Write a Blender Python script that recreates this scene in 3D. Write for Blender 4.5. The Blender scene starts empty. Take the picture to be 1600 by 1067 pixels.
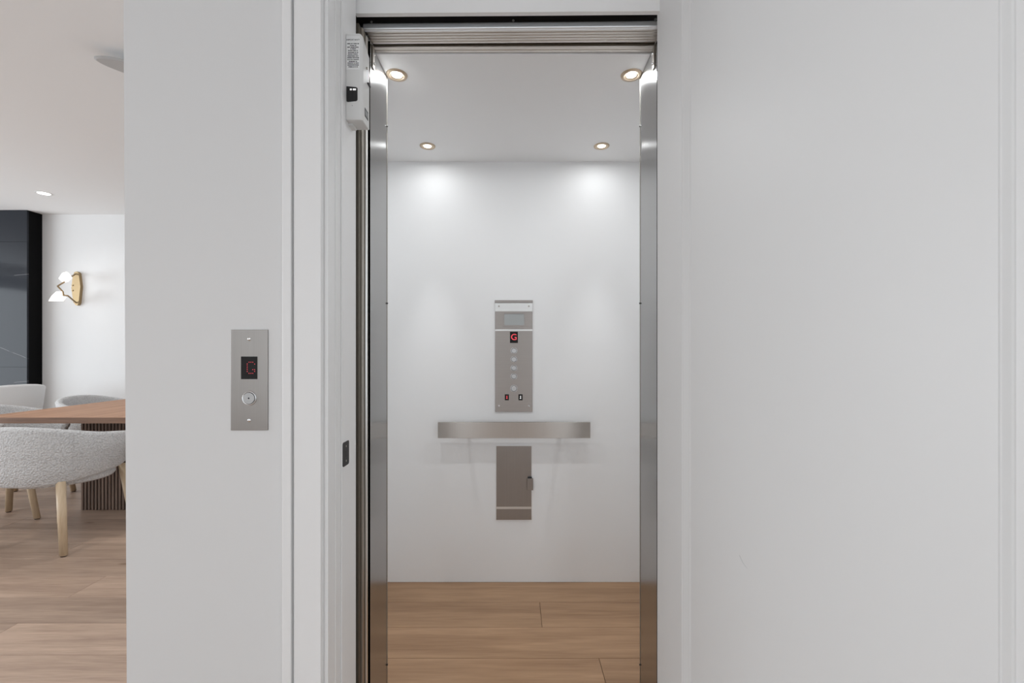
import bpy, bmesh, math, random
from mathutils import Vector, Matrix
R = math.radians
rnd = random.Random(7)
sc = bpy.context.scene
col = sc.collection

# ------------------------------------------------------------------ camera
HC = 1.2          # camera height
F = 711.0         # focal length in pixels of a 1600 px wide frame
VX, VY = 804.0, 549.0
cam = bpy.data.cameras.new('camera')
cam.sensor_width = 36.0
cam.lens = 36.0 * F / 1600.0
cam.shift_x = -(VX - 800.0) / 1600.0
cam.shift_y = (VY - 533.5) / 1600.0
cam.clip_start = 0.02
co = bpy.data.objects.new('camera', cam)
co.location = (0, 0, HC)
co.rotation_euler = (R(90), 0, 0)
col.objects.link(co)
sc.camera = co

# ------------------------------------------------------------------ world, daylight, exposure
w = bpy.data.worlds.new('sky'); sc.world = w; w.use_nodes = True
w.node_tree.nodes['Background'].inputs[0].default_value = (0.86, 0.93, 1.0, 1)
w.node_tree.nodes['Background'].inputs[1].default_value = 1.1
sc.view_settings.view_transform = 'Standard'
sc.view_settings.look = 'None'
sc.view_settings.gamma = 1.0
sc.view_settings.use_curve_mapping = False
sc.view_settings.exposure = 0.0


def area(name, loc, rot, sx, sy, power, color=(1, 1, 1)):
    l = bpy.data.lights.new(name, 'AREA'); l.shape = 'RECTANGLE'
    l.size = sx; l.size_y = sy; l.energy = power; l.color = color
    o = bpy.data.objects.new(name, l); o.location = loc; o.rotation_euler = rot
    col.objects.link(o); return o


def spot(name, loc, power, angle, color=(1, 1, 1), blend=0.6, size=0.02):
    l = bpy.data.lights.new(name, 'SPOT'); l.energy = power; l.spot_size = R(angle)
    l.spot_blend = blend; l.color = color; l.shadow_soft_size = size
    o = bpy.data.objects.new(name, l); o.location = loc; col.objects.link(o); return o


# fill lights added at unseen windows behind the camera and beside the dining room
area('hall_added_light', (1.95, -3.1, 1.5), (R(90), 0, 0), 2.4, 2.3, 24, (0.87, 0.945, 1.0))
area('hall_second_added_light', (-1.65, -3.1, 1.5), (R(90), 0, 0), 1.8, 2.3, 15, (0.87, 0.945, 1.0))
area('lounge_added_light', (-6.95, -3.1, 1.5), (R(108), 0, 0), 3.7, 2.3, 8, (0.87, 0.945, 1.0))
area('dining_added_light', (-9.3, 1.7, 1.45), (R(122), 0, R(-90)), 5.8, 2.3, 290, (0.87, 0.945, 1.0))


# ------------------------------------------------------------------ materials
def mat(name, color, rough=0.6, metal=0.0, emit=None, estr=0.0, spec=None):
    m = bpy.data.materials.new(name); m.use_nodes = True
    b = m.node_tree.nodes['Principled BSDF']
    b.inputs['Base Color'].default_value = (*color, 1)
    b.inputs['Roughness'].default_value = rough
    b.inputs['Metallic'].default_value = metal
    if spec is not None: b.inputs['Specular IOR Level'].default_value = spec
    if emit:
        b.inputs['Emission Color'].default_value = (*emit, 1)
        b.inputs['Emission Strength'].default_value = estr
    return m


def nodes(m):
    nt = m.node_tree
    return nt, nt.nodes, nt.links, nt.nodes['Principled BSDF']


def add_bump(m, scale, strength, dist=0.002, stretch=None, detail=3.0, kind='noise'):
    nt, N, L, b = nodes(m)
    tc = N.new('ShaderNodeTexCoord'); mp = N.new('ShaderNodeMapping')
    if stretch: mp.inputs['Scale'].default_value = stretch
    L.new(tc.outputs['Object'], mp.inputs['Vector'])
    if kind == 'noise':
        t = N.new('ShaderNodeTexNoise'); t.inputs['Detail'].default_value = detail; out = t.outputs['Fac']
    else:
        t = N.new('ShaderNodeTexVoronoi'); out = t.outputs['Distance']
    t.inputs['Scale'].default_value = scale
    L.new(mp.outputs['Vector'], t.inputs['Vector'])
    bp = N.new('ShaderNodeBump'); bp.inputs['Strength'].default_value = strength
    bp.inputs['Distance'].default_value = dist
    L.new(out, bp.inputs['Height']); L.new(bp.outputs['Normal'], b.inputs['Normal'])
    return m


def steel(name, color, rough, grain, aniso=0.75, amp=0.06):
    """brushed stainless steel; grain = direction in which the brush lines run"""
    m = mat(name, color, rough, 1.0)
    nt, N, L, b = nodes(m)
    b.inputs['Anisotropic'].default_value = aniso
    # reflections smear across the brush lines
    g = Vector(grain)
    tc = N.new('ShaderNodeTexCoord'); mp = N.new('ShaderNodeMapping')
    mp.inputs['Scale'].default_value = tuple(4.0 if abs(c) > .5 else 420.0 for c in g)
    t = N.new('ShaderNodeTexNoise'); t.inputs['Scale'].default_value = 1.0; t.inputs['Detail'].default_value = 2.0
    L.new(tc.outputs['Object'], mp.inputs['Vector']); L.new(mp.outputs['Vector'], t.inputs['Vector'])
    mx = N.new('ShaderNodeMix'); mx.data_type = 'RGBA'
    mx.inputs['A'].default_value = (*[c * (1 - amp) for c in color], 1)
    mx.inputs['B'].default_value = (*[min(1, c * (1 + amp)) for c in color], 1)
    L.new(t.outputs['Fac'], mx.inputs['Factor']); L.new(mx.outputs['Result'], b.inputs['Base Color'])
    return m


def set_tangent(m, vec):
    nt, N, L, b = nodes(m)
    c = N.new('ShaderNodeCombineXYZ')
    for i, v in enumerate(vec): c.inputs[i].default_value = v
    L.new(c.outputs[0], b.inputs['Tangent']); return m


def wood(name, dark, light, along='X', rough=0.45, scale=1.0, var=0.10, knots=False):
    m = mat(name, light, rough)
    nt, N, L, b = nodes(m)
    tc = N.new('ShaderNodeTexCoord'); oi = N.new('ShaderNodeObjectInfo')
    add = N.new('ShaderNodeVectorMath'); add.operation = 'ADD'
    mul = N.new('ShaderNodeVectorMath'); mul.operation = 'SCALE'; mul.inputs['Scale'].default_value = 37.0
    cmb = N.new('ShaderNodeCombineXYZ')
    for i in range(3): L.new(oi.outputs['Random'], cmb.inputs[i])
    L.new(cmb.outputs[0], mul.inputs[0]); L.new(tc.outputs['Object'], add.inputs[0]); L.new(mul.outputs[0], add.inputs[1])
    mp = N.new('ShaderNodeMapping')
    sv = {'X': (1.2, 16, 16), 'Y': (16, 1.2, 16), 'Z': (16, 16, 1.2)}[along]
    mp.inputs['Scale'].default_value = tuple(s * scale for s in sv)
    L.new(add.outputs[0], mp.inputs['Vector'])
    n1 = N.new('ShaderNodeTexNoise'); n1.inputs['Scale'].default_value = 1.0
    n1.inputs['Detail'].default_value = 4; n1.inputs['Distortion'].default_value = 0.6
    L.new(mp.outputs[0], n1.inputs['Vector'])
    mp2 = N.new('ShaderNodeMapping'); mp2.inputs['Scale'].default_value = tuple(s * scale * 7 for s in sv)
    L.new(add.outputs[0], mp2.inputs['Vector'])
    n2 = N.new('ShaderNodeTexNoise'); n2.inputs['Scale'].default_value = 1.0; n2.inputs['Detail'].default_value = 3
    L.new(mp2.outputs[0], n2.inputs['Vector'])
    mixf = N.new('ShaderNodeMath'); mixf.operation = 'MULTIPLY_ADD'; mixf.inputs[1].default_value = 0.35
    sc1 = N.new('ShaderNodeMath'); sc1.operation = 'MULTIPLY'; sc1.inputs[1].default_value = 0.65
    L.new(n1.outputs['Fac'], sc1.inputs[0]); L.new(n2.outputs['Fac'], mixf.inputs[0]); L.new(sc1.outputs[0], mixf.inputs[2])
    rp = N.new('ShaderNodeValToRGB')
    rp.color_ramp.elements[0].position = 0.33; rp.color_ramp.elements[0].color = (*dark, 1)
    rp.color_ramp.elements[1].position = 0.62; rp.color_ramp.elements[1].color = (*light, 1)
    L.new(mixf.outputs[0], rp.inputs['Fac'])
    hs = N.new('ShaderNodeHueSaturation')
    mr = N.new('ShaderNodeMapRange'); mr.inputs['To Min'].default_value = 1 - var; mr.inputs['To Max'].default_value = 1 + var
    L.new(oi.outputs['Random'], mr.inputs['Value']); L.new(mr.outputs[0], hs.inputs['Value'])
    last = rp.outputs['Color']
    if knots:
        mk = N.new('ShaderNodeMapping'); mk.inputs['Scale'].default_value = (2.6, 7.0, 7.0)
        L.new(add.outputs[0], mk.inputs['Vector'])
        vk = N.new('ShaderNodeTexVoronoi'); vk.inputs['Scale'].default_value = 1.0
        L.new(mk.outputs[0], vk.inputs['Vector'])
        kr = N.new('ShaderNodeValToRGB')
        kr.color_ramp.elements[0].position = 0.03; kr.color_ramp.elements[0].color = (0.45, 0.36, 0.3, 1)
        kr.color_ramp.elements[1].position = 0.12; kr.color_ramp.elements[1].color = (1, 1, 1, 1)
        L.new(vk.outputs['Distance'], kr.inputs['Fac'])
        mm = N.new('ShaderNodeMix'); mm.data_type = 'RGBA'; mm.blend_type = 'MULTIPLY'; mm.inputs['Factor'].default_value = 0.8
        L.new(last, mm.inputs['A']); L.new(kr.outputs['Color'], mm.inputs['B']); last = mm.outputs['Result']
    L.new(last, hs.inputs['Color']); L.new(hs.outputs['Color'], b.inputs['Base Color'])
    bp = N.new('ShaderNodeBump'); bp.inputs['Strength'].default_value = 0.12; bp.inputs['Distance'].default_value = 0.001
    L.new(n2.outputs['Fac'], bp.inputs['Height']); L.new(bp.outputs['Normal'], b.inputs['Normal'])
    return m


M = {}
M['wall'] = add_bump(mat('wall_paint', (0.77, 0.77, 0.77), 0.62), 260, 0.03)
M['ceil'] = mat('ceiling_paint', (0.88, 0.88, 0.88), 0.8)
M['trim'] = mat('satin_trim_paint', (0.88, 0.88, 0.88), 0.42)
M['door'] = add_bump(mat('door_paint', (0.755, 0.755, 0.755), 0.45), 60, 0.02)
M['cabwall'] = mat('cab_wall_paint', (0.91, 0.912, 0.915), 0.55)
M['shaft'] = mat('hoistway_shade', (0.05, 0.05, 0.05), 0.9)  # near-black paint stands in for the darkness of the closed hoistway
M['post'] = set_tangent(steel('post_steel', (0.39, 0.388, 0.385), 0.20, (0, 0, 1), 0.6), (0, 1, 0))
M['plate'] = set_tangent(steel('plate_steel', (0.41, 0.38, 0.36), 0.34, (1, 0, 0), 0.55), (0, 0, 1))
M['platev'] = set_tangent(steel('plate_steel_vertical', (0.35, 0.325, 0.305), 0.34, (0, 0, 1), 0.5), (1, 0, 0))
M['rail'] = set_tangent(steel('handrail_steel', (0.56, 0.53, 0.50), 0.30, (0, 0, 1), 0.8), (0, 0, 1))
M['soffit'] = steel('grooved_soffit', (0.60, 0.56, 0.52), 0.34, (1, 0, 0), 0.0)
M['alu'] = mat('pale_aluminium', (0.72, 0.71, 0.69), 0.32, 1.0)
M['railalu'] = mat('satin_aluminium', (0.84, 0.85, 0.86), 0.5, 1.0)
M['bronze'] = mat('dark_bronze', (0.20, 0.18, 0.15), 0.45, 1.0)
M['taupe'] = mat('taupe_metal', (0.40, 0.37, 0.33), 0.4, 1.0)
M['channel'] = mat('dark_channel', (0.035, 0.033, 0.032), 0.5, 0.3)
M['chrome'] = mat('bright_chrome', (0.8, 0.8, 0.8), 0.18, 1.0)
M['button'] = steel('turned_button', (0.58, 0.58, 0.58), 0.24, (1, 0, 0), 0.0)
M['black'] = mat('black_gloss', (0.006, 0.006, 0.007), 0.12)
M['blackm'] = mat('black_matt', (0.015, 0.015, 0.016), 0.5)
M['redled'] = mat('red_led', (0.5, 0.02, 0.03), 0.4, 0, (1.0, 0.10, 0.13), 0.75)
M['whiteled'] = mat('white_led', (0.7, 0.7, 0.7), 0.4, 0, (1, 1, 1), 0.5)
M['glassgrey'] = mat('grey_window', (0.42, 0.44, 0.44), 0.25)
M['plastic'] = mat('white_plastic', (0.76, 0.76, 0.75), 0.4)
M['paper'] = mat('white_label', (0.86, 0.86, 0.86), 0.6)
M['ink'] = mat('black_ink', (0.02, 0.02, 0.02), 0.6)
M['lens'] = mat('lamp_lens', (0.9, 0.9, 0.9), 0.4, 0, (1.0, 0.93, 0.82), 7.0)
M['nickel'] = mat('brushed_nickel', (0.55, 0.45, 0.34), 0.5, 1.0)
M['roomlens'] = mat('room_lamp_lens', (0.9, 0.9, 0.9), 0.4, 0, (1.0, 0.98, 0.95), 6.0)
M['oak'] = wood('oak_floor', (0.32, 0.222, 0.165), (0.50, 0.365, 0.28), 'X', 0.42, 1.0, 0.14, True)
M['caboak'] = wood('cab_oak_floor', (0.25, 0.14, 0.074), (0.40, 0.245, 0.14), 'X', 0.45, 0.7, 0.08)
M['joint'] = mat('floor_joint', (0.11, 0.08, 0.055), 0.8)
M['tabletop'] = wood('walnut_top', (0.32, 0.165, 0.095), (0.47, 0.265, 0.16), 'Y', 0.6, 0.9, 0.0)
M['tabledge'] = wood('walnut_edge', (0.17, 0.09, 0.055), (0.27, 0.15, 0.095), 'X', 0.4, 0.9, 0.0)
M['slat'] = wood('walnut_slat', (0.13, 0.085, 0.065), (0.22, 0.15, 0.115), 'Z', 0.5, 1.0, 0.08)
M['slatgap'] = mat('slat_backing', (0.02, 0.016, 0.014), 0.8)
M['leg'] = wood('pale_oak_leg', (0.50, 0.37, 0.24), (0.66, 0.52, 0.36), 'Z', 0.45, 1.0, 0.05)
M['foot'] = mat('dark_foot_pad', (0.05, 0.03, 0.025), 0.7)
M['boucle'] = add_bump(mat('boucle_fabric', (0.64, 0.64, 0.645), 0.95), 105, 1.0, 0.006, kind='voronoi')
nt_, N_, L_, b_ = nodes(M['boucle'])
vv_ = [n for n in N_ if n.bl_idname == 'ShaderNodeTexVoronoi'][0]
r_ = N_.new('ShaderNodeValToRGB'); r_.color_ramp.elements[0].color = (.70, .70, .705, 1); r_.color_ramp.elements[1].color = (.57, .57, .575, 1)
r_.color_ramp.elements[0].position = .25; r_.color_ramp.elements[1].position = .75
L_.new(vv_.outputs['Distance'], r_.inputs['Fac']); L_.new(r_.outputs['Color'], b_.inputs['Base Color'])
M['linen'] = add_bump(mat('smooth_white_fabric', (0.76, 0.76, 0.76), 0.95), 160, 0.5, 0.002)
M['brass'] = mat('satin_brass', (0.40, 0.30, 0.175), 0.55, 1.0)
M['brassd'] = mat('aged_brass', (0.33, 0.24, 0.14), 0.4, 1.0)
M['shade'] = mat('lit_glass_shade', (0.9, 0.88, 0.85), 0.3, 0, (1.0, 0.95, 0.9), 1.0)
M['blackside'] = mat('black_marble_side', (0.004, 0.004, 0.0045), 0.6, spec=.08)
M['lampgrey'] = mat('grey_lamp_disc', (0.50, 0.50, 0.50), 0.5)


def marble():
    m = mat('black_marble', (0.03, 0.033, 0.04), 0.08, spec=.12)
    nt, N, L, b = nodes(m)
    tc = N.new('ShaderNodeTexCoord'); mp = N.new('ShaderNodeMapping'); mp.inputs['Rotation'].default_value = (0, R(35), 0)
    L.new(tc.outputs['Object'], mp.inputs['Vector'])
    nz = N.new('ShaderNodeTexNoise'); nz.inputs['Scale'].default_value = 1.5
    L.new(mp.outputs[0], nz.inputs['Vector'])
    mxv = N.new('ShaderNodeMix'); mxv.data_type = 'VECTOR'; mxv.inputs['Factor'].default_value = 0.05
    L.new(mp.outputs[0], mxv.inputs['A']); L.new(nz.outputs['Color'], mxv.inputs['B'])
    v = N.new('ShaderNodeTexVoronoi'); v.feature = 'DISTANCE_TO_EDGE'; v.inputs['Scale'].default_value = 1.25
    L.new(mxv.outputs['Result'], v.inputs['Vector'])
    mk = N.new('ShaderNodeTexNoise'); mk.inputs['Scale'].default_value = 3.0; L.new(mp.outputs[0], mk.inputs['Vector'])
    mkr = N.new('ShaderNodeMapRange'); mkr.inputs['From Min'].default_value = 0.46; mkr.inputs['From Max'].default_value = 0.60; mkr.inputs['To Max'].default_value = 0.02
    L.new(mk.outputs['Fac'], mkr.inputs['Value'])
    ab_ = N.new('ShaderNodeMath'); ab_.operation = 'ADD'
    L.new(v.outputs['Distance'], ab_.inputs[0]); L.new(mkr.outputs[0], ab_.inputs[1])
    rp = N.new('ShaderNodeValToRGB')
    rp.color_ramp.elements[0].position = 0.0; rp.color_ramp.elements[0].color = (0.16, 0.16, 0.17, 1)
    rp.color_ramp.elements[1].position = 0.005; rp.color_ramp.elements[1].color = (0.03, 0.033, 0.04, 1)
    L.new(ab_.outputs[0], rp.inputs['Fac']); L.new(rp.outputs['Color'], b.inputs['Base Color'])
    return m


M['marble'] = marble()

# ------------------------------------------------------------------ helpers
WORLD = {}


def PX(x, d): return (x - VX) / F * d
def PZ(y, d): return HC + (VY - y) / F * d


def thing(name, label, cat, loc, group=None, kind=None):
    o = bpy.data.objects.new(name, None); o.empty_display_size = 0.05
    o.location = loc; col.objects.link(o); WORLD[o] = Vector(loc)
    if label: o['label'] = label
    if cat: o['category'] = cat
    if group: o['group'] = group
    if kind: o['kind'] = kind
    return o


def tag(o, label=None, cat=None, group=None, kind=None):
    for k, v in (('label', label), ('category', cat), ('group', group), ('kind', kind)):
        if v: o[k] = v
    return o


def obj(name, bm, m, parent=None, smooth=False):
    xs = [v.co for v in bm.verts]
    lo = Vector((min(v[i] for v in xs) for i in range(3))); hi = Vector((max(v[i] for v in xs) for i in range(3)))
    c = (lo + hi) / 2
    bmesh.ops.translate(bm, verts=bm.verts, vec=-c)
    bmesh.ops.recalc_face_normals(bm, faces=bm.faces)
    me = bpy.data.meshes.new(name); bm.to_mesh(me); bm.free()
    if m: me.materials.append(M[m] if isinstance(m, str) else m)
    if smooth:
        for p in me.polygons: p.use_smooth = True
    o = bpy.data.objects.new(name, me); col.objects.link(o)
    WORLD[o] = c
    if parent:
        o.parent = parent; o.location = c - WORLD[parent]
    else:
        o.location = c
    return o


def bx(bm, x0, x1, y0, y1, z0, z1, bev=0.0, seg=2):
    r = bmesh.ops.create_cube(bm, size=1.0)
    for v in r['verts']:
        v.co = Vector((x0 + (v.co.x + .5) * (x1 - x0), y0 + (v.co.y + .5) * (y1 - y0), z0 + (v.co.z + .5) * (z1 - z0)))
    if bev:
        es = list({e for v in r['verts'] for e in v.link_edges})
        bmesh.ops.bevel(bm, geom=es, offset=bev, segments=seg, profile=0.5, affect='EDGES')


def box(name, x0, x1, y0, y1, z0, z1, m, parent=None, bev=0.0):
    bm = bmesh.new(); bx(bm, min(x0, x1), max(x0, x1), y0, y1, min(z0, z1), max(z0, z1), bev)
    return obj(name, bm, m, parent)


def struct(o):
    o['kind'] = 'structure'; return o


def cyl_bm(bm, p0, p1, r0, r1=None, seg=20, cap=True):
    r1 = r0 if r1 is None else r1
    p0, p1 = Vector(p0), Vector(p1); a = (p1 - p0).normalized()
    u = a.orthogonal().normalized(); v = a.cross(u)
    A, B = [], []
    for i in range(seg):
        t = 2 * math.pi * i / seg; dvec = u * math.cos(t) + v * math.sin(t)
        A.append(bm.verts.new(p0 + dvec * r0)); B.append(bm.verts.new(p1 + dvec * r1))
    for i in range(seg):
        j = (i + 1) % seg; bm.faces.new((A[i], A[j], B[j], B[i]))
    if cap: bm.faces.new(A[::-1]); bm.faces.new(B)


def cyl(name, p0, p1, r0, m, parent=None, r1=None, seg=20):
    bm = bmesh.new(); cyl_bm(bm, p0, p1, r0, r1, seg); return obj(name, bm, m, parent)


def ring(name, c, axis, ri, ro, h, m, parent=None, seg=32):
    """rounded flat ring, outer edge on the surface at c, bulging along axis by h"""
    c = Vector(c); a = Vector(axis).normalized(); u = a.orthogonal().normalized(); v = a.cross(u)
    prof = [(ro, 0), (ro * .96, h * .7), ((ri + ro) / 2, h), (ri, h * .5), (ri, -h * .3)]
    bm = bmesh.new(); rows = []
    for rr, hh in prof:
        rows.append([bm.verts.new(c + a * hh + (u * math.cos(2 * math.pi * i / seg) + v * math.sin(2 * math.pi * i / seg)) * rr) for i in range(seg)])
    for k in range(len(prof) - 1):
        for i in range(seg):
            j = (i + 1) % seg; bm.faces.new((rows[k][i], rows[k][j], rows[k + 1][j], rows[k + 1][i]))
    return obj(name, bm, m, parent, True)


def prism(name, pts, axis, a0, a1, m, parent=None):
    """polygon extruded along axis ('X','Y','Z'); pts are the two other coordinates in order"""
    def mk(p, a): return {'X': (a, p[0], p[1]), 'Y': (p[0], a, p[1]), 'Z': (p[0], p[1], a)}[axis]
    bm = bmesh.new()
    A = [bm.verts.new(mk(p, a0)) for p in pts]; B = [bm.verts.new(mk(p, a1)) for p in pts]
    bm.faces.new(A); bm.faces.new(B[::-1]); n = len(pts)
    for i in range(n): bm.faces.new((A[i], A[(i + 1) % n], B[(i + 1) % n], B[i]))
    return obj(name, bm, m, parent)


def tube(name, pts, r, m, parent=None, seg=10):
    bm = bmesh.new()
    for a, b in zip(pts[:-1], pts[1:]): cyl_bm(bm, a, b, r, r, seg)
    for p in pts[1:-1]:
        s = bmesh.ops.create_icosphere(bm, subdivisions=1, radius=r * 1.05); bmesh.ops.translate(bm, verts=s['verts'], vec=Vector(p))
    return obj(name, bm, m, parent, False)


def text(name, body, size, x, y, z, m, parent, align='CENTER'):
    """lettering on a plane facing -Y"""
    cu = bpy.data.curves.new(name, 'FONT'); cu.body = body; cu.size = size; cu.align_x = align; cu.align_y = 'CENTER'
    cu.extrude = 0.0001
    t = bpy.data.objects.new(name, cu); col.objects.link(t)
    dg = bpy.context.evaluated_depsgraph_get(); me = bpy.data.meshes.new_from_object(t.evaluated_get(dg))
    bpy.data.objects.remove(t)
    bm = bmesh.new(); bm.from_mesh(me); bpy.data.meshes.remove(me)
    bm.transform(Matrix.Translation((x, y, z)) @ Matrix.Rotation(R(90), 4, 'X'))
    return obj(name, bm, m, parent)


GDOT = ["01110", "10001", "10000", "10000", "10011", "10001", "01110"]


def dot_g(name, cx, y, cz, w, h, r, m, parent):
    bm = bmesh.new()
    for j, row in enumerate(GDOT):
        for i, ch in enumerate(row):
            if ch == '1':
                x = cx + (i - 2) * w / 4; z = cz + (3 - j) * h / 6
                cyl_bm(bm, (x, y, z), (x, y - 0.0006, z), r, r, 8)
    return obj(name, bm, m, parent)


# ================================================================== THE SETTING
DF = 1.14      # hall wall face
DB = 1.33      # back of the hall jamb
CEIL = 2.825
CZ = 2.187     # cab ceiling
CB = 2.37      # cab back wall
FARY = 5.4
XJ = -0.4635   # left jamb face
XR = 0.50      # right jamb
FASC = 2.44    # top of hall opening

# hall wall with the call station: free end slightly out of plumb as in the photo
xt = PX(193, DF); xb = PX(198, DF)
slope = (xt - xb) / (PZ(0, DF) - PZ(1067, DF))
zb = PZ(1067, DF)
x_at = lambda z: xb + (z - zb) * slope
bm = bmesh.new()
pts = [(x_at(0), 0), (-0.477, 0), (-0.477, CEIL), (x_at(CEIL), CEIL)]
A = [bm.verts.new((p[0], DF, p[1])) for p in pts]; B = [bm.verts.new((p[0] + 0.0, DB, p[1])) for p in pts]
bm.faces.new(A); bm.faces.new(B[::-1])
for i in range(4): bm.faces.new((A[i], A[(i + 1) % 4], B[(i + 1) % 4], B[i]))
wl = struct(obj('wall_left', bm, 'wall')); wl['label'] = 'white painted hall wall carrying the call station'
struct(box('wall_shaft_left', -0.97, -0.87, DB, FARY, 0, CEIL, 'wall'))
struct(box('wall_right', 0.545, 4.0, 1.40, 1.50, 0, CEIL, 'wall'))
struct(box('wall_above', -0.477, 0.545, DF + .02, DB, FASC, CEIL, 'wall'))
struct(box('wall_side_right', 4.0, 4.1, -3.3, 1.5, 0, CEIL, 'wall'))
struct(box('ceiling', -9.6, 4.1, -3.3, FARY + .1, CEIL, CEIL + .1, 'ceil'))
struct(box('wall_far', -9.6, -0.87, FARY, FARY + .1, 0, CEIL, 'wall'))
# unseen wall behind the camera; its windows are added to go with the fill lights
HOLES = [(-8.9, -5.0), (-2.6, -0.7), (0.7, 3.2)]
bm = bmesh.new()
for a, b in ((-9.6, -8.9), (-5.0, -2.6), (-0.7, 0.7), (3.2, 4.0)): bx(bm, a, b, -3.3, -3.2, 0, CEIL)
for a, b in HOLES: bx(bm, a, b, -3.3, -3.2, 0, .3); bx(bm, a, b, -3.3, -3.2, 2.7, CEIL)
struct(obj('wall_behind', bm, 'wall'))
for nn, (a, b) in zip(('added_window_1', 'added_window_3', 'added_window_4'), HOLES):
    bm = bmesh.new()
    for k in range(4): xx = a + .03 + (b - a - .06) * k / 3; bx(bm, xx - .03, xx + .03, -3.28, -3.22, .3, 2.7)
    bx(bm, a, b, -3.28, -3.22, .3, .36); bx(bm, a, b, -3.28, -3.22, 2.64, 2.7)
    struct(obj(nn, bm, 'trim'))
bm = bmesh.new()
bx(bm, -9.6, -9.5, -3.2, -2.6, 0, CEIL); bx(bm, -9.6, -9.5, 5.2, FARY, 0, CEIL); bx(bm, -9.6, -9.5, -2.6, 5.2, 0, .25); bx(bm, -9.6, -9.5, -2.6, 5.2, 2.65, CEIL)
struct(obj('wall_side_left', bm, 'wall'))
bm = bmesh.new()
for k in range(7): yy = -2.57 + 7.74 * k / 6; bx(bm, -9.58, -9.52, yy - .03, yy + .03, .25, 2.65)
struct(obj('added_window_2', bm, 'trim'))  # unseen glazing, added as a source of side light

# floor: base slab and individual planks
fl = struct(box('floor', -9.6, 4.1, -3.3, FARY + .1, -0.06, -0.009, 'joint'))
PW, PLEN = 0.21, 1.9
meshes = {}


def plank(parent, x0, x1, y0, y1, m, ztop=0.0, th=0.009):
    g = 0.0008
    lx, ly = x1 - x0 - 2 * g, y1 - y0 - 2 * g
    key = (round(lx, 3), round(ly, 3), m)
    if key not in meshes:
        bm = bmesh.new(); bx(bm, -lx / 2, lx / 2, -ly / 2, ly / 2, -th / 2, th / 2, 0.0007, 1)
        me = bpy.data.meshes.new('plank'); bm.to_mesh(me); bm.free(); me.materials.append(M[m]); meshes[key] = me
    o = bpy.data.objects.new('plank', meshes[key]); col.objects.link(o)
    o.parent = parent; o.location = Vector(((x0 + x1) / 2, (y0 + y1) / 2, ztop - th / 2 + rnd.uniform(-.0002, .0))) - WORLD[parent]
    return o


y = 2.43 - PW * 10
row = -10
while y < FARY:
    off = (row * 0.731 + 0.37 * (row % 3)) % PLEN
    if row == -1: off = (-2.18 + 7.6) % PLEN
    x = -7.6 + off - PLEN
    while x < 2.0:
        x0, x1 = max(x, -7.6), min(x + PLEN, 2.0)
        yy1 = min(y + PW, FARY)
        # the hoistway and the thick hall wall interrupt the boards
        if y + PW > DF - .001:
            x1 = min(x1, -0.98)
        if x1 - x0 > 0.03 and yy1 - y > .03:
            plank(fl, x0, x1, y, yy1, 'oak')
        x += PLEN
    y += PW; row += 1
yl = 2.43 - PW * 7
for a, b in ((-0.98, 0.42), (0.42, 2.0)): plank(fl, a, b, yl, DF - .001, 'oak')
plank(fl, 0.548, 2.0, DF - .001, 1.40, 'oak')
plank(fl, XJ, 0.495, DF - .001, 1.345, 'oak')
struct(box('floor_hall_rest', -9.6, 4.0, -3.2, 2.43 - PW * 10, -0.009, -0.0005, 'oak'))
struct(box('floor_dining_rest', -9.5, -7.6, 2.43 - PW * 10, FARY, -0.009, -0.0005, 'oak'))

# jamb, stop and casing on the left of the elevator opening
t1 = thing('trim_1', 'white casing beside the call station wall', None, (-0.5, DF, 0), kind='structure')
box('casing_board', PX(459, 1.12), -0.477, 1.12, DF, 0, 2.50, 'trim', t1, 0.0015)
box('back_band', PX(440, 1.117), PX(454.5, 1.117), 1.117, DF, 0, 2.53, 'trim', t1, 0.003)
box('casing_groove', PX(454, 1.13), PX(460, 1.13), 1.131, DF, 0, 2.50, 'trim', t1)
t2 = thing('trim_2', 'white door jamb with a stepped stop on the latch side', None, (-0.47, DF, 0), kind='structure')
box('jamb_board', -0.4772, -0.467, DF - .001, DB, 0, FASC, 'trim', t2, 0.001)
box('door_stop', -0.467, XJ, 1.222, DB, 0, FASC, 'trim', t2, 0.0012)
box('jamb_bead', -0.467, -0.4655, 1.185, 1.19, 0, FASC, 'trim', t2)
t3 = thing('trim_3', 'white jamb behind the open door', None, (0.5, 1.34, 0), kind='structure')
box('jamb_board', 0.50, 0.545, 1.385, 1.40 + .06, 0, FASC, 'trim', t3, 0.001)
# fascia closing the top of the opening
fa = struct(prism('trim_4', [(XJ - .005, DB + .006), (0.50, DB - .004), (0.50, DB + .011), (XJ - .005, DB + .021)], 'Z', PZ(20.5, DB + .005), FASC + .3, 'trim'))
fa['label'] = 'white fascia board above the elevator opening'

# ------------------------------------------------------------------ elevator cab shell
struct(box('wall_cab_back', -0.80, 0.80, CB, CB + .03, -0.02, CZ + .05, 'cabwall'))
struct(box('wall_cab_left', -0.80, -0.77, 1.64, CB, -0.02, CZ + .05, 'cabwall'))
struct(box('wall_cab_right', 0.77, 0.80, 1.64, CB, -0.02, CZ + .05, 'cabwall'))
struct(box('wall_cab_front_left', -0.80, -0.4625, 1.455, 1.64, -0.02, CZ + .05, 'cabwall'))
struct(box('wall_cab_front_right', 0.4555, 0.80, 1.455, 1.64, -0.02, CZ + .05, 'cabwall'))
struct(box('ceiling_cab', -0.77, 0.77, 1.64, CB, CZ, CZ + .05, 'cabwall'))
struct(box('ceiling_cab_entrance', -0.4625, 0.4555, 1.512, 1.64, CZ, CZ + .05, 'cabwall'))
struct(box('wall_shaft_back', -0.87, 0.97, CB + .2, CB + .25, 0, CEIL, 'shaft'))
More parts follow.
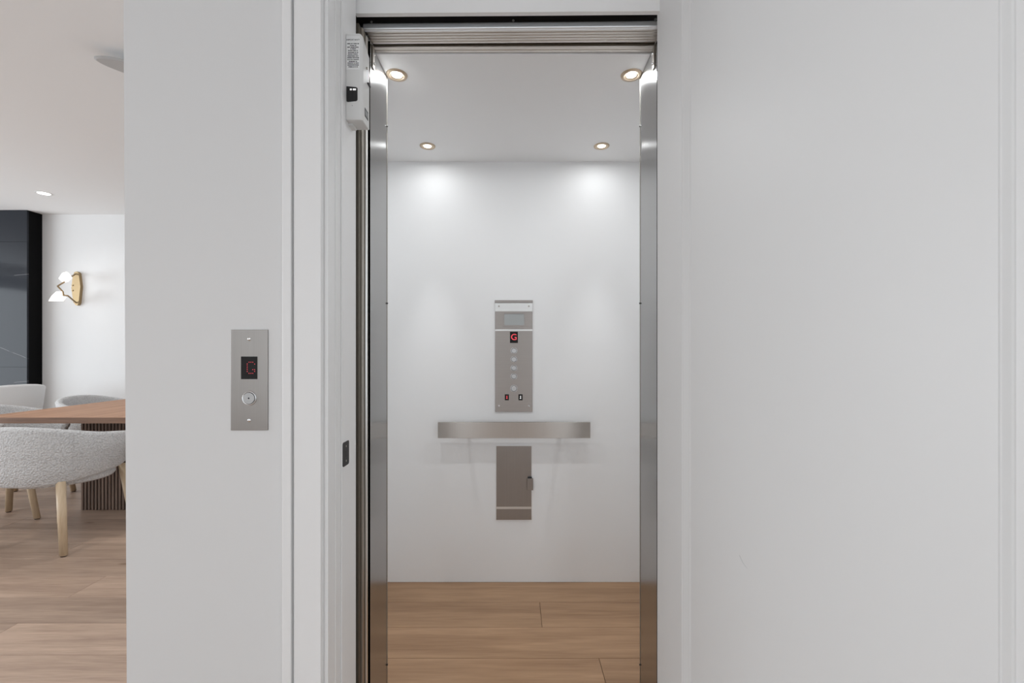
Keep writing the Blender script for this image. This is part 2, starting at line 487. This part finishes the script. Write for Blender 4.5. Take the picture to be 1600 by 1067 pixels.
struct(box('wall_shaft_right', 0.87, 0.97, 1.50, CB + .2, 0, CEIL, 'wall'))
struct(box('wall_shaft_shade_sheet', -0.87, -0.85, DB + .03, CB + .2, 0, CEIL, 'shaft'))  # dark sheet in place of the shade inside the closed hoistway
fc = struct(box('floor_cab', -0.77, 0.77, 1.44, CB, -0.06, -0.009, 'joint'))
seams = [1.44, 1.578, 1.78, 1.98, 2.177, CB]
cuts = [(-.77, -.2, .77), (-.77, .33, .77), (-.77, -.77, .77), (-.77, .12, .77), (-.77, -.1, .77)]
cuts[4] = (-.77, -.77, .77)
for i in range(5):
    a, b, c = cuts[i]
    for p, q in ((a, b), (b, c)):
        if q - p > .02: plank(fc, p, q, seams[i], seams[i + 1], 'caboak')
struct(box('trim_5', -0.46, 0.45, 1.345, 1.44, -0.03, -0.001, 'alu'))['label'] = 'aluminium threshold in front of the cab floor'

# ================================================================== DOOR LEAF
dr = thing('door_1', 'white one panel door standing open on the right', None, (0, 0, 0), kind='structure')
DW, DH, ST, BD, REC, TH = 0.915, 2.42, 0.1165, 0.024, 0.012, 0.044
box('stile', 0, ST, 0, TH, 0.01, DH, 'door', dr)
box('stile', DW - ST, DW, 0, TH, 0.01, DH, 'door', dr)
box('rail', ST, DW - ST, 0, TH, 0.01, 0.22, 'door', dr)
box('rail', ST, DW - ST, 0, TH, DH - .115, DH, 'door', dr)
box('panel', ST, DW - ST, REC, TH - REC, 0.22, DH - .115, 'door', dr)


def bead(x0, x1, z0, z1, y0, y1, name='panel_moulding'):
    """ogee-like moulding around a recess: outer edge (x0..z1) on the face, inner edge BD inside at the panel"""
    prof = [(0, 0.0), (0.003, 0.0022), (0.006, 0.0028), (0.018, 0.0085), (0.0205, 0.0088), (0.024, REC)]
    bm = bmesh.new(); rows = []
    for p, q in prof:
        yy = y0 + (y1 - y0) * q / REC
        rows.append([bm.verts.new((xx, yy, zz)) for xx, zz in ((x0 + p, z0 + p), (x1 - p, z0 + p), (x1 - p, z1 - p), (x0 + p, z1 - p))])
    for k in range(len(prof) - 1):
        for i in range(4):
            j = (i + 1) % 4; bm.faces.new((rows[k][i], rows[k][j], rows[k + 1][j], rows[k + 1][i]))
    return obj(name, bm, 'door', dr)


bead(ST, DW - ST, 0.22, DH - .115, 0.0, REC)
bead(ST, DW - ST, 0.22, DH - .115, TH, TH - REC)
for z in (0.25, 0.95, 1.65, 2.2):
    cyl('hinge', (-0.004, TH + .004, z - .05), (-0.004, TH + .004, z + .05), 0.006, 'alu', dr, seg=10)
# faint scuff on the lower panel
tube('scuff', [(.315, REC - .0001, .735), (.326, REC - .0001, .722), (.338, REC - .0001, .716)], 0.0003, 'glassgrey', dr, 5)
dr.location = (PX(1027, 1.34), 1.34, 0.0)
dr.rotation_euler = (0, 0, R(-75))

# ================================================================== ENTRANCE POSTS AND HEADER
YF, YB = 1.45, 1.64
for s, xs, lab in ((-1, PX(605, YB), 'brushed steel entrance post on the left, under the interlock box'),
                   (1, PX(1000, YB), 'brushed steel entrance post on the right, next to the open white door')):
    t = thing('entrance_post', lab, 'post', (xs, YF, 0), 'steel entrance posts')
    o = s * 0.0035
    box('return_panel', xs, xs + o, YF, YB, 0, CZ, 'post', t)
    box('front_flange', xs, xs + s * 0.010, YF - .003, YF, 0, CZ, 'post', t)
    box('edge_trim', xs - s * .0012, xs + o, YB - .004, YB, 0, CZ, 'taupe', t)
    br = box('corner_bracket', xs - s * .004, xs, 1.463, 1.482, CZ - .072, CZ - .002, 'taupe', t, .001)
    for k in range(2):
        cyl('bolt', (xs - s * .004, 1.4725, CZ - .025 - k * .032), (xs - s * .0085, 1.4725, CZ - .025 - k * .032), .0045, 'chrome', br, seg=8)
    for zz in (PZ(198, YB), PZ(474, YB), PZ(1037, YB)):
        cyl('screw', (xs - s * .0008, YB - .004, zz), (xs - s * .0035, YB - .004, zz), .003, 'blackm', t, seg=8)

# stacked edges of the sliding gate next to the jamb
g = thing('sliding_gate', 'narrow stacked metal edges of the sliding gate beside the left jamb', 'gate', (-.475, 1.35, 0))
box('bronze_edge', -0.51, PX(560.5, 1.345), 1.345, 1.36, 0, 2.17, 'bronze', g)
box('taupe_edge', -0.51, PX(566.5, 1.362), 1.362, 1.376, 0, 2.17, 'taupe', g, .001)
box('bronze_edge', -0.51, PX(568.5, 1.378), 1.378, 1.392, 0, 2.17, 'bronze', g)
box('pale_edge', -0.51, PX(573, 1.394), 1.394, 1.408, 0, 2.17, 'alu', g, .003)

h = thing('gate_header', 'grooved steel gate header across the top of the elevator opening', 'header', (0, 1.39, CZ))
SK = 0.006     # the header stands a trifle askew, nearer on the right


def skew(o, k=SK):
    wl_ = WORLD[o]
    for v in o.data.vertices:
        v.co.y -= k * 2 * (v.co.x + wl_.x)
    return o


xl, xr = -0.49, 0.475
skew(box('dark_channel', xl, xr, 1.396, 1.41, 2.203, 2.36, 'channel', h))
skew(box('rail_bar', PX(566, 1.39), xr, 1.386, 1.399, 2.1845, 2.2045, 'railalu', h, .004))
for xx, in ((580,), (802,), (1023,)):
    xw = PX(xx, 1.393)
    cyl('screw', (xw, 1.397 - SK * 2 * xw, 2.211), (xw, 1.391 - SK * 2 * xw, 2.211), .0042, 'chrome', h, seg=8)
edges = [1.4005 + i * (1.4635 - 1.4005) / 5 for i in range(6)]
for i in range(5):
    bm = bmesh.new(); bx(bm, xl + .03, xr - .02, edges[i] + .0007, edges[i + 1] - .0007, CZ + .0035, CZ + .012, .0018, 2)
    skew(obj('groove_rib', bm, 'soffit', h))
skew(box('track_slot', xl + .03, xr - .02, 1.3985, 1.512, CZ + .0125, CZ + .02, 'bronze', h))
for i in range(2):
    a = 1.4795 + i * .0145
    bm = bmesh.new(); bx(bm, xl + .03, xr - .02, a, a + .0135, CZ + .0025, CZ + .012, .0018, 2)
    skew(obj('groove_rib', bm, 'soffit', h), SK * .4)

# ================================================================== INTERLOCK BOX, STRIKE
IX0, IX1, IY0, IY1 = XJ, PX(566.5, 1.25), 1.25, 1.31
ib = thing('interlock_box', 'white plastic door interlock box with a printed warning label', 'interlock', (IX0, IY0, PZ(187, 1.25)))
z0, z1 = PZ(187, 1.25), PZ(52, 1.25)
bm = bmesh.new()
prof = [(IX0, IY0), (IX1 - .006, IY0), (IX1, IY0 + .005), (IX1, IY1), (IX0, IY1)]
A = [bm.verts.new((p[0], p[1], z0)) for p in prof]
B = [bm.verts.new((p[0], p[1], z1 - (.03 if p[0] > IX1 - .001 and p[1] > IY1 - .001 else .006 if p[0] > IX1 - .001 else 0))) for p in prof]
bm.faces.new(A); bm.faces.new(B[::-1])
for i in range(5): bm.faces.new((A[i], A[(i + 1) % 5], B[(i + 1) % 5], B[i]))
bmesh.ops.triangulate(bm, faces=[f for f in bm.faces if len(f.verts) > 4])
bmesh.ops.recalc_face_normals(bm, faces=bm.faces)
bev = [e for e in bm.edges if e.calc_face_angle(0) > .5]
bmesh.ops.bevel(bm, geom=bev, offset=.0022, segments=2, profile=.5, affect='EDGES')
obj('housing', bm, 'plastic', ib)
yf = IY0
lx0, lx1 = PX(541.3, yf), PX(562.5, yf)
lz0, lz1 = PZ(109, yf), PZ(56.5, yf)
lb = box('warning_label', lx0, lx1, yf - .0006, yf, lz0, lz1, 'paper', ib)
cxl = (lx0 + lx1) / 2
text('label_heading', 'IMPORTANT!', .0062, cxl, yf - .0008, PZ(62.6, yf), 'ink', lb)
lines = [(.016, 68.4), (.009, 71.3), (.016, 74), (.008, 76.6), (.014, 79.3), (.014, 82.2), (.014, 84.9), (.0155, 87.8),
         (.016, 90.5), (.0155, 93.3), (.012, 96.2), (.0155, 98.9), (.0155, 101.8), (.013, 104.7)]
for wd, py in lines:
    bm = bmesh.new(); zz = PZ(py, yf); n = max(4, int(wd * 2 / .0042)); x = cxl - wd
    for k in range(n):
        wk = 2 * wd / n; bx(bm, x + wk * .06, x + wk * (.95 if rnd.random() > .3 else .7), yf - .0008, yf - .0005, zz - .0011 + rnd.uniform(-.0003, .0002), zz + .0011)
        x += wk
    obj('label_text_line', bm, 'ink', lb)
win = prism('indicator_window', [(PX(541.5, yf), PZ(158, yf)), (PX(543, yf), PZ(159.5, yf)), (PX(557, yf), PZ(158, yf)), (PX(558.7, yf), PZ(156, yf)),
                                 (PX(558.7, yf), PZ(138, yf)), (PX(557, yf), PZ(136.5, yf)), (PX(541.5, yf), PZ(135, yf))], 'Y', yf - .0012, yf, 'black', ib)
for a, b in ((547, 550), (551.5, 556.5)):
    box('indicator_mark', PX(a, yf), PX(b, yf), yf - .0016, yf - .0012, PZ(141.5, yf), PZ(138.8, yf), 'whiteled', win)
cyl('test_dot', (PX(550.5, yf), yf, PZ(165, yf)), (PX(550.5, yf), yf - .0006, PZ(165, yf)), .0012, 'glassgrey', ib, seg=8)
ym = 1.285
cyl('side_screw', (IX1, ym, PZ(107, ym)), (IX1 + .002, ym, PZ(107, ym)), .0035, 'taupe', ib, seg=10)
box('lock_pin', IX1, IX1 + .004, 1.29, 1.309, PZ(134.3, 1.3), PZ(132, 1.3), 'blackm', ib)
sb = box('side_label', IX1, IX1 + .0006, 1.268, 1.296, PZ(186, 1.285), PZ(173, 1.285), 'blackm', ib)
box('side_label_face', IX1 + .0006, IX1 + .001, 1.271, 1.293, PZ(183.5, 1.285), PZ(175.5, 1.285), 'glassgrey', sb)
box('foot', IX0, IX0 + .012, 1.27, 1.30, z0 - .006, z0 + .001, 'plastic', ib)

sp = thing('strike_plate', 'small dark strike plate set into the left door jamb', 'strike', (XJ, 1.248, .89))
ya, yb, za, zb_ = 1.2265, 1.2715, .887, .953
pts = []
for cy_, cz_, a0 in ((yb - .006, zb_ - .006, 0), (ya + .006, zb_ - .006, 90), (ya + .006, za + .006, 180), (yb - .006, za + .006, 270)):
    for k in range(5):
        a = R(a0 + 22.5 * k); pts.append((cy_ + .006 * math.cos(a), cz_ + .006 * math.sin(a)))
prism('plate', pts, 'X', XJ, XJ + .0012, mat('dark_iron', (.03, .03, .032), .45, .4), sp)
for dz in (-.02, .02):
    cyl('screw', (XJ + .0012, 1.249, .92 + dz), (XJ + .002, 1.249, .92 + dz), .003, 'taupe', sp, seg=8)
box('latch_slot', XJ + .0012, XJ + .0014, 1.242, 1.256, .912, .928, 'blackm', sp)

# ================================================================== CALL STATION
y = DF
cs = thing('call_station', 'steel hall call plate with a red floor display and one round button', 'call panel', (PX(390, y), y, PZ(672, y)))
pt = .003
box('faceplate', PX(361.5, y), PX(419.5, y), y - pt, y, PZ(672, y), PZ(515, y), 'platev', cs, .0008)
yf = y - pt
dsp = box('display_window', PX(376.8, yf), PX(402.2, yf), yf - .0008, yf, PZ(592.3, yf), PZ(557, yf), 'black', cs)
dot_g('floor_letter', PX(392.5, yf), yf - .0008, PZ(574.5, yf), .0185, .028, .0009, 'redled', dsp)
by = PZ(622, yf); bxx = PX(390, yf)
bt = cyl('button', (bxx, yf + .001, by), (bxx, yf - .004, by), .0145, 'button', cs, .0138, 28)
ring('button_rim', (bxx, yf, by), (0, -1, 0), .0148, .0182, .0035, 'chrome', cs)
cyl('button_dot', (bxx, yf - .004, by), (bxx, yf - .0046, by), .002, 'blackm', bt, seg=10)
for py in (529.5, 656.5):
    bm = bmesh.new(); c = Vector((PX(389.5, yf), yf, PZ(py, yf)))
    s_ = bmesh.ops.create_uvsphere(bm, u_segments=12, v_segments=6, radius=.005)
    for v in s_['verts']: v.co.y *= .5; v.co += c
    obj('screw', bm, 'chrome', cs, True)

# ================================================================== CAB CONTROL PANEL
y = CB
cp = thing('control_panel', 'tall steel elevator control panel with floor buttons and a red display', 'control panel', (PX(803, y), y, PZ(643, y)))
yf = y - .006
box('faceplate', PX(773.5, yf), PX(832, yf), yf, y, PZ(643.5, yf), PZ(473.5, yf), 'plate', cp, .0008)
box('top_lip', PX(773, yf), PX(832.5, yf), yf - .003, y, PZ(473, yf), PZ(469, yf), 'plate', cp, .0008)
box('top_strip', PX(773.5, yf), PX(832, yf), yf - .0016, yf, PZ(486.5, yf), PZ(473.5, yf), 'alu', cp)
lw = box('lamp_window', PX(788, yf), PX(819, yf), yf - .0006, yf, PZ(508, yf), PZ(490.5, yf), 'glassgrey', cp)
bm = bmesh.new()
x0, x1, za, zb_ = PX(785.5, yf), PX(821, yf), PZ(510, yf), PZ(488.5, yf)
bx(bm, x0, x1, yf - .003, yf, zb_ - .005, zb_); bx(bm, x0, x1, yf - .002, yf, za, za + .004)
bx(bm, x0, x0 + .005, yf - .003, yf, za + .004, zb_ - .005); bx(bm, x1 - .005, x1, yf - .003, yf, za + .004, zb_ - .005)
obj('window_frame', bm, 'plate', lw)
box('crease', PX(773.5, yf), PX(832, yf), yf - .0008, yf, PZ(517, yf), PZ(514.5, yf), 'alu', cp)
dd = box('display_window', PX(796.8, yf), PX(809.2, yf), yf - .001, yf, PZ(535.8, yf), PZ(518.3, yf), 'black', cp)
text('floor_letter', 'G', .045, PX(803, yf), yf - .0013, PZ(527, yf), 'redled', dd)
for py, r in ((548, .0145), (561.5, .0145), (575, .0145), (588, .0145), (607, .0165)):
    c = (PX(803, yf), yf, PZ(py, yf))
    ring('button_rim', c, (0, -1, 0), r, r + .003, .003, 'chrome', cp, 24)
    bm = bmesh.new(); cyl_bm(bm, (c[0], yf + .001, c[2]), (c[0], yf - .004, c[2]), r, r * .8, 24)
    obj('button', bm, 'button', cp)
for px, m_ in ((792, 'redled'), (813.3, 'whiteled')):
    k = box('key_window', PX(px - 3.2, yf), PX(px + 3.2, yf), yf - .001, yf, PZ(625.3, yf), PZ(616, yf), 'black', cp)
    bm = bmesh.new(); cx_, cz_ = PX(px, yf), PZ(620.5, yf)
    bx(bm, cx_ - .0035, cx_ + .0035, yf - .0015, yf - .001, cz_ - .008, cz_ - .004)
    bx(bm, cx_ - .0015, cx_ + .002, yf - .0015, yf - .001, cz_ - .003, cz_ + .003)
    bx(bm, cx_ - .003, cx_ + .003, yf - .0015, yf - .001, cz_ + .004, cz_ + .007)
    obj('key_symbol', bm, m_, k)
for px in (779.6, 826.3):
    for py in (478.5, 634):
        cyl('screw', (PX(px, yf), yf, PZ(py, yf)), (PX(px, yf), yf - .003, PZ(py, yf)), .0045, 'chrome' if py > 600 else 'taupe', cp, seg=10)

# handrail
yr = 2.30
hr = thing('handrail', 'flat brushed steel handrail bar on the elevator back wall', 'handrail', (PX(803, yr), CB, PZ(685, yr)))
box('bar', PX(684, yr), PX(922.5, yr), yr, yr + .010, PZ(684.5, yr), PZ(659.5, yr), 'rail', hr, .001)
for px in (728, 878):
    cyl('standoff', (PX(px, yr), yr + .010, PZ(672, yr)), (PX(px, yr), CB, PZ(672, yr)), .011, 'alu', hr)

# phone cabinet
yf = CB - .006
pc = thing('phone_cabinet', 'small plain steel phone cabinet below the handrail', 'cabinet', (PX(803, CB), CB, PZ(812, CB)))
box('frame', PX(775, yf), PX(830.8, yf), yf + .002, CB, PZ(812.5, yf), PZ(696.5, yf), 'alu', pc)
box('door', PX(775.6, yf), PX(830.2, yf), yf - .001, yf + .002, PZ(812, yf), PZ(697, yf), 'platev', pc, .0008)
box('lower_strip', PX(775.6, yf), PX(830.2, yf), yf - .0018, yf - .001, PZ(795, yf), PZ(791.5, yf), 'alu', pc)
lt = box('latch_tab', PX(823.5, yf), PX(832.8, yf), yf - .012, yf - .001, PZ(765, yf), PZ(746.5, yf), 'platev', pc, .0015)
box('latch_cap', PX(824.5, yf), PX(831, yf), yf - .0125, yf - .002, PZ(746.5, yf), PZ(744.7, yf), 'blackm', lt)

# ================================================================== CAB DOWNLIGHTS
for px, py, nm in ((620, 117, 'front left'), (986.5, 117, 'front right'), (668, 228, 'back left'), (940, 228, 'back right')):
    d = (CZ - HC) * F / (VY - py); x = PX(px, d)
    where = {'front left': 'recessed cab downlight nearest the left steel post', 'front right': 'recessed cab downlight nearest the right steel post',
             'back left': 'recessed cab downlight near the back wall, left', 'back right': 'recessed cab downlight near the back wall, right'}[nm]
    t = thing('downlight', where, 'downlight', (x, d, CZ), 'cab downlights')
    ring('trim_ring', (x, d, CZ), (0, 0, -1), .0185, .0375, .005, 'nickel', t)
    cyl('lens', (x, d, CZ + .002), (x, d, CZ - .0015), .0187, 'lens', t, seg=28)
    l = bpy.data.lights.new('cab_lamp', 'AREA'); l.shape = 'DISK'; l.size = .037; l.energy = 2.7 if py < 200 else 0.52; l.color = (.96, .985, 1.0)
    o = bpy.data.objects.new('cab_lamp', l); o.location = (x, d, CZ - .0035); col.objects.link(o)
    spot('cab_lamp_beam', (x, d, CZ - .006), 30.0, 36, (0.95, 0.98, 1.0), 1.0, .018)


def ceiling_lamp(label, x, d, power, group):
    t = thing('ceiling_downlight', label, 'downlight', (x, d, CEIL), group)
    ring('trim_ring', (x, d, CEIL), (0, 0, -1), .05, .068, .004, 'plastic', t)
    cyl('lens', (x, d, CEIL + .002), (x, d, CEIL - .0025), .051, 'roomlens', t, seg=24)
    spot('room_lamp', (x, d, CEIL - .02), power, 140, (1, .98, .95), .9, .05)


for x, nm in ((-1.15, 'left'), (0.0, 'middle'), (1.15, 'right')):  # lamps out of view, added to throw more light into the cab
    ceiling_lamp('added unseen hall ceiling light facing the elevator, %s of three' % nm, x, -0.75, 22, 'added hall ceiling lights')

# ================================================================== DINING ROOM
# fireplace breast
fp = thing('fireplace_breast', 'black veined marble fireplace breast against the far wall', 'fireplace', (-6.6, FARY, 0))
FX = PX(66, FARY); FY = 5.23
box('side_cladding', FX - .02, FX, FY + .02, FARY, 0, CEIL, 'blackside', fp)
box('core', -8.4, FX - .02, FY + .02, FARY, 0, CEIL, 'blackside', fp)
for a, b in ((-8.4, -7.02), (-7.018, FX)):
    for z0_, z1_ in ((0, 1.02), (1.022, 2.46), (2.462, CEIL)):
        box('marble_slab', a, b, FY, FY + .02, z0_, z1_, 'marble', fp)

# sconce
yw = FARY
s_ = thing('wall_sconce', 'brass wall sconce with two lit white petal shades', 'sconce', (PX(119, yw), yw, PZ(478, yw)))
pl = [(112.0, 450), (114.5, 430), (117, 425), (120.5, 424), (123.5, 427), (126, 448), (123.5, 473), (121.5, 477), (119, 477), (115, 472)]
prism('backplate', [(PX(a, yw - .03), PZ(b, yw - .03)) for a, b in pl], 'Y', yw - .035, yw, 'brass', s_)
for py in (446.5, 454.5):
    cyl('screw', (PX(117.8, yw), yw - .035, PZ(py, yw)), (PX(117.8, yw), yw - .042, PZ(py, yw)), .008, 'brassd', s_, seg=8)
dz = [(119, 473, 5.36), (106, 462, 5.22), (99, 461, 5.2), (98.5, 456, 5.18), (90, 447, 5.12), (99, 441.5, 5.14), (110, 433, 5.2), (118, 428, 5.36)]
tube('zigzag_arm', [(PX(a, d), d, PZ(b, d)) for a, b, d in dz], .008, 'brassd', s_, 8)


def petal(pts, d, depth, name):
    bm = bmesh.new()
    cx = sum(p[0] for p in pts) / len(pts); cz = sum(p[1] for p in pts) / len(pts)
    rim = [bm.verts.new((PX(a, d), d, PZ(b, d))) for a, b in pts]
    f = bm.verts.new((PX(cx + 1, d - depth), d - depth, PZ(cz + 1, d - depth))); k = bm.verts.new((PX(cx, d + depth), d + depth, PZ(cz, d + depth)))
    n = len(rim)
    for i in range(n):
        bm.faces.new((rim[i], rim[(i + 1) % n], f)); bm.faces.new((rim[(i + 1) % n], rim[i], k))
    return obj(name, bm, 'shade', s_)


petal([(91.5, 435), (97, 426.5), (104, 424.5), (108, 427), (113, 434), (107, 440), (102, 441.5), (97, 440)], 5.16, .07, 'petal_shade')
petal([(75.5, 470.5), (81, 461.5), (88, 455.5), (97, 455.5), (98, 463), (104.5, 464), (99, 470.5)], 5.16, .07, 'petal_shade')
pl_ = bpy.data.lights.new('sconce_glow', 'POINT'); pl_.energy = 0.15; pl_.color = (1, .93, .84); pl_.shadow_soft_size = .06
po = bpy.data.objects.new('sconce_glow', pl_); po.location = (PX(95, 5.0), 5.0, PZ(445, 5.0)); col.objects.link(po)

# ceiling downlight of the dining room
d = (CEIL - HC) * F / (VY - 302); x = PX(68.5, d)
ceiling_lamp('small white recessed light in the dining room ceiling near the fireplace', x, d, 12, 'dining ceiling lights')
for x, d, lab in ((-2.1, 3.5, 'added hidden ceiling light above the near right table corner'), (-4.7, 2.7, 'added unseen ceiling light left of the dining table'),
                  (-3.1, 1.3, 'added unseen ceiling light over the floor between hall and table')):
    ceiling_lamp(lab, x, d, 45, 'dining ceiling lights')  # unseen lamps added to brighten the dining floor and ceiling

# oval ceiling lamp
ol = thing('oval_ceiling_lamp', 'thin grey oval lamp disc hanging under the ceiling', 'lamp', (-1.93, 2.62, CEIL))
zl = 2.77
bm = bmesh.new(); c = Vector((-1.985, 2.63, zl)); ax = Vector((.80, .60, 0)); ay = Vector((-.60, .80, 0)); rows = []
for rr, hh in ((.97, .008), (1.0, .003), (1.0, -.003), (.97, -.008)):
    rows.append([bm.verts.new(c + ax * (.33 * rr * math.cos(2 * math.pi * i / 48)) + ay * (.085 * rr * math.sin(2 * math.pi * i / 48)) + Vector((0, 0, hh))) for i in range(48)])
for k in range(3):
    for i in range(48):
        j = (i + 1) % 48; bm.faces.new((rows[k][i], rows[k][j], rows[k + 1][j], rows[k + 1][i]))
bm.faces.new(rows[0]); bm.faces.new(rows[-1][::-1])
obj('disc', bm, 'lampgrey', ol)
cyl('stem', c + Vector((0, 0, .008)), (c.x, c.y, CEIL - .012), .006, 'bronze', ol, seg=10)
cyl('ceiling_cup', (c.x, c.y, CEIL - .012), (c.x, c.y, CEIL), .045, 'bronze', ol)

# table
TX0, TX1, TY0, TY1, TZ = -3.68, -2.45, 3.10, 5.15, .75
tb = thing('dining_table', 'walnut dining table on a fluted slatted pedestal', 'table', ((TX0 + TX1) / 2, (TY0 + TY1) / 2, 0))
box('tabletop', TX0, TX1, TY0, TY1, TZ - .041, TZ, 'tabletop', tb, .002)
box('edge_band', TX0 + .001, TX1 - .001, TY0 - .0015, TY0 + .001, TZ - .0405, TZ - .001, 'tabledge', tb)
PXA, PXB, PYA, PYB = PX(126, 3.44), -2.85, 3.44, 4.80
ped = box('pedestal', PXA + .012, PXB - .012, PYA + .012, PYB - .012, 0, TZ - .041, 'slatgap', tb)
pit = .0255
bm = bmesh.new(); bx(bm, -.008, .008, -.008, .008, -(TZ - .041) / 2, (TZ - .041) / 2, .003, 1)
me = bpy.data.meshes.new('slat'); bm.to_mesh(me); bm.free(); me.materials.append(M['slat'])


def slat(x, y_):
    o = bpy.data.objects.new('slat', me); col.objects.link(o); o.parent = ped
    o.location = Vector((x, y_, (TZ - .041) / 2)) - WORLD[ped]


n = int((PXB - PXA - .016) / pit)
for i in range(n + 1): slat(PXA + .008 + i * (PXB - PXA - .016) / n, PYA + .008)
n2 = int((PYB - PYA - .016) / pit)
for i in range(1, n2 + 1): slat(PXA + .008, PYA + .008 + i * (PYB - PYA - .016) / n2)


# chairs
def make_chair(label, topb=.765, topa=.665, m='boucle', sc_=1.0):
    t = thing('dining_chair', label, 'chair', (0, 0, 0))
    bm = bmesh.new(); n = 44; th = .05; rows = []
    a0 = R(132)
    for i in range(n + 1):
        a = -a0 + 2 * a0 * i / n                      # 0 = middle of the back (-Y)
        k = abs(a) / a0
        ease = k * k * (3 - 2 * k)
        zt = topb + (topa - topb) * ease; zb = .405 + .045 * ease
        def P(rx, ry):
            s, c_ = math.sin(a), -math.cos(a)
            e = .82
            return Vector((math.copysign(abs(s) ** e, s) * rx, math.copysign(abs(c_) ** e, c_) * ry, 0))
        lean = .035
        prof = []
        for (off, z, tilt) in ((0.0, zb + .012, 0), (0.0, zb + .1, .3), (0, (zt + zb) / 2, .55), (0, zt - .02, 1), (.008, zt - .006, 1), (.025, zt, 1),
                               (.042, zt - .006, 1), (.05, zt - .02, 1), (.05, (zt + zb) / 2, .55), (.05, zb + .012, 0), (.03, zb, 0), (.012, zb, 0)):
            rx = .30 - off + lean * tilt; ry = .285 - off + lean * tilt
            p = P(rx, ry); p.z = z; prof.append(bm.verts.new(p * sc_))
        rows.append(prof)
    q = len(rows[0])
    for i in range(n):
        for j in range(q):
            jj = (j + 1) % q; bm.faces.new((rows[i][j], rows[i][jj], rows[i + 1][jj], rows[i + 1][j]))
    bm.faces.new(rows[0]); bm.faces.new(rows[-1][::-1])
    sh = obj('shell', bm, m, t, True)
    # vertical seams on the outside of the shell
    for a in (R(52), R(-52)):
        k = abs(a) / a0; ease = k * k * (3 - 2 * k)
        zt = topb + (topa - topb) * ease; zb = .405 + .045 * ease
        s, c_ = math.sin(a), -math.cos(a)
        P2 = lambda r_: (math.copysign(abs(s) ** .82, s) * (.30 + r_) * sc_, math.copysign(abs(c_) ** .82, c_) * (.285 + r_) * sc_)
        ptsl = [(*P2(0), (zb + .012) * sc_), (*P2(.0105), (zb + .1) * sc_), (*P2(.01925), (zt + zb) / 2 * sc_), (*P2(.035), (zt - .02) * sc_)]
        tube('seam', ptsl, .0016, m, sh, 6)
    # seat cushion
    bm = bmesh.new(); rr = [(.02, .475), (.17, .472), (.235, .46), (.25, .44), (.25, .40), (.24, .385), (.02, .385)]; rows = []
    for r_, z in rr:
        rows.append([bm.verts.new(Vector((r_ * math.cos(2 * math.pi * i / 32), r_ * .98 * math.sin(2 * math.pi * i / 32) + .02, z)) * sc_) for i in range(32)])
    for k in range(len(rr) - 1):
        for i in range(32):
            j = (i + 1) % 32; bm.faces.new((rows[k][i], rows[k][j], rows[k + 1][j], rows[k + 1][i]))
    bm.faces.new(rows[0]); bm.faces.new(rows[-1][::-1])
    obj('seat', bm, m, t, True)
    for sx in (-1, 1):
        for sy in (-1, 1):
            bm = bmesh.new()
            fx, fy = .25 * sx, .25 * sy
            tx, ty = .20 * sx, .215 * sy
            A, B = [], []
            for i in range(16):
                aa = 2 * math.pi * i / 16
                A.append(bm.verts.new(Vector((tx + .026 * math.cos(aa), ty + .020 * math.sin(aa), .43)) * sc_))
                B.append(bm.verts.new(Vector((fx + .022 * math.cos(aa), fy + .016 * math.sin(aa), .006)) * sc_))
            for i in range(16):
                j = (i + 1) % 16; bm.faces.new((A[i], A[j], B[j], B[i]))
            bm.faces.new(A); bm.faces.new(B[::-1])
            lg = obj('leg', bm, 'leg', t, True)
            cyl('foot_pad', (fx * sc_, fy * sc_, 0), (fx * sc_, fy * sc_, .006 * sc_), .014 * sc_, 'foot', lg, seg=10)
    return t


def copy_tree(o, parent=None):
    c = o.copy(); col.objects.link(c); c.parent = parent
    for ch in list(o.children): copy_tree(ch, c)
    return c


def place(t, x, y_, rz, label=None):
    t.location = (x, y_, 0.0005); t.rotation_euler = (0, 0, R(rz))
    if label: t['label'] = label
    t['group'] = 'boucle dining chairs around the table'
    return t


c1 = make_chair('pale grey boucle dining chair nearest the hall, its back turned to the viewer')
c2 = copy_tree(c1); c3 = copy_tree(c1); c4 = copy_tree(c1)
place(c1, -2.895, 2.91, 1)
place(c2, -3.66, 3.0, 2, 'boucle dining chair at the near table end, mostly cut off by the left picture edge')
place(c3, -4.03, 3.65, -90, 'boucle dining chair tucked under the left side of the table')
place(c4, -4.05, 4.5, -90, 'boucle dining chair whose rim peeks over the far left table edge')
c5 = make_chair('white upholstered armchair standing in front of the black fireplace', .80, .74, 'linen', 1.09)
c5.name = 'armchair'; c5['category'] = 'armchair'
c5.location = (-5.23, 4.55, 0.0005); c5.rotation_euler = (0, 0, R(78))
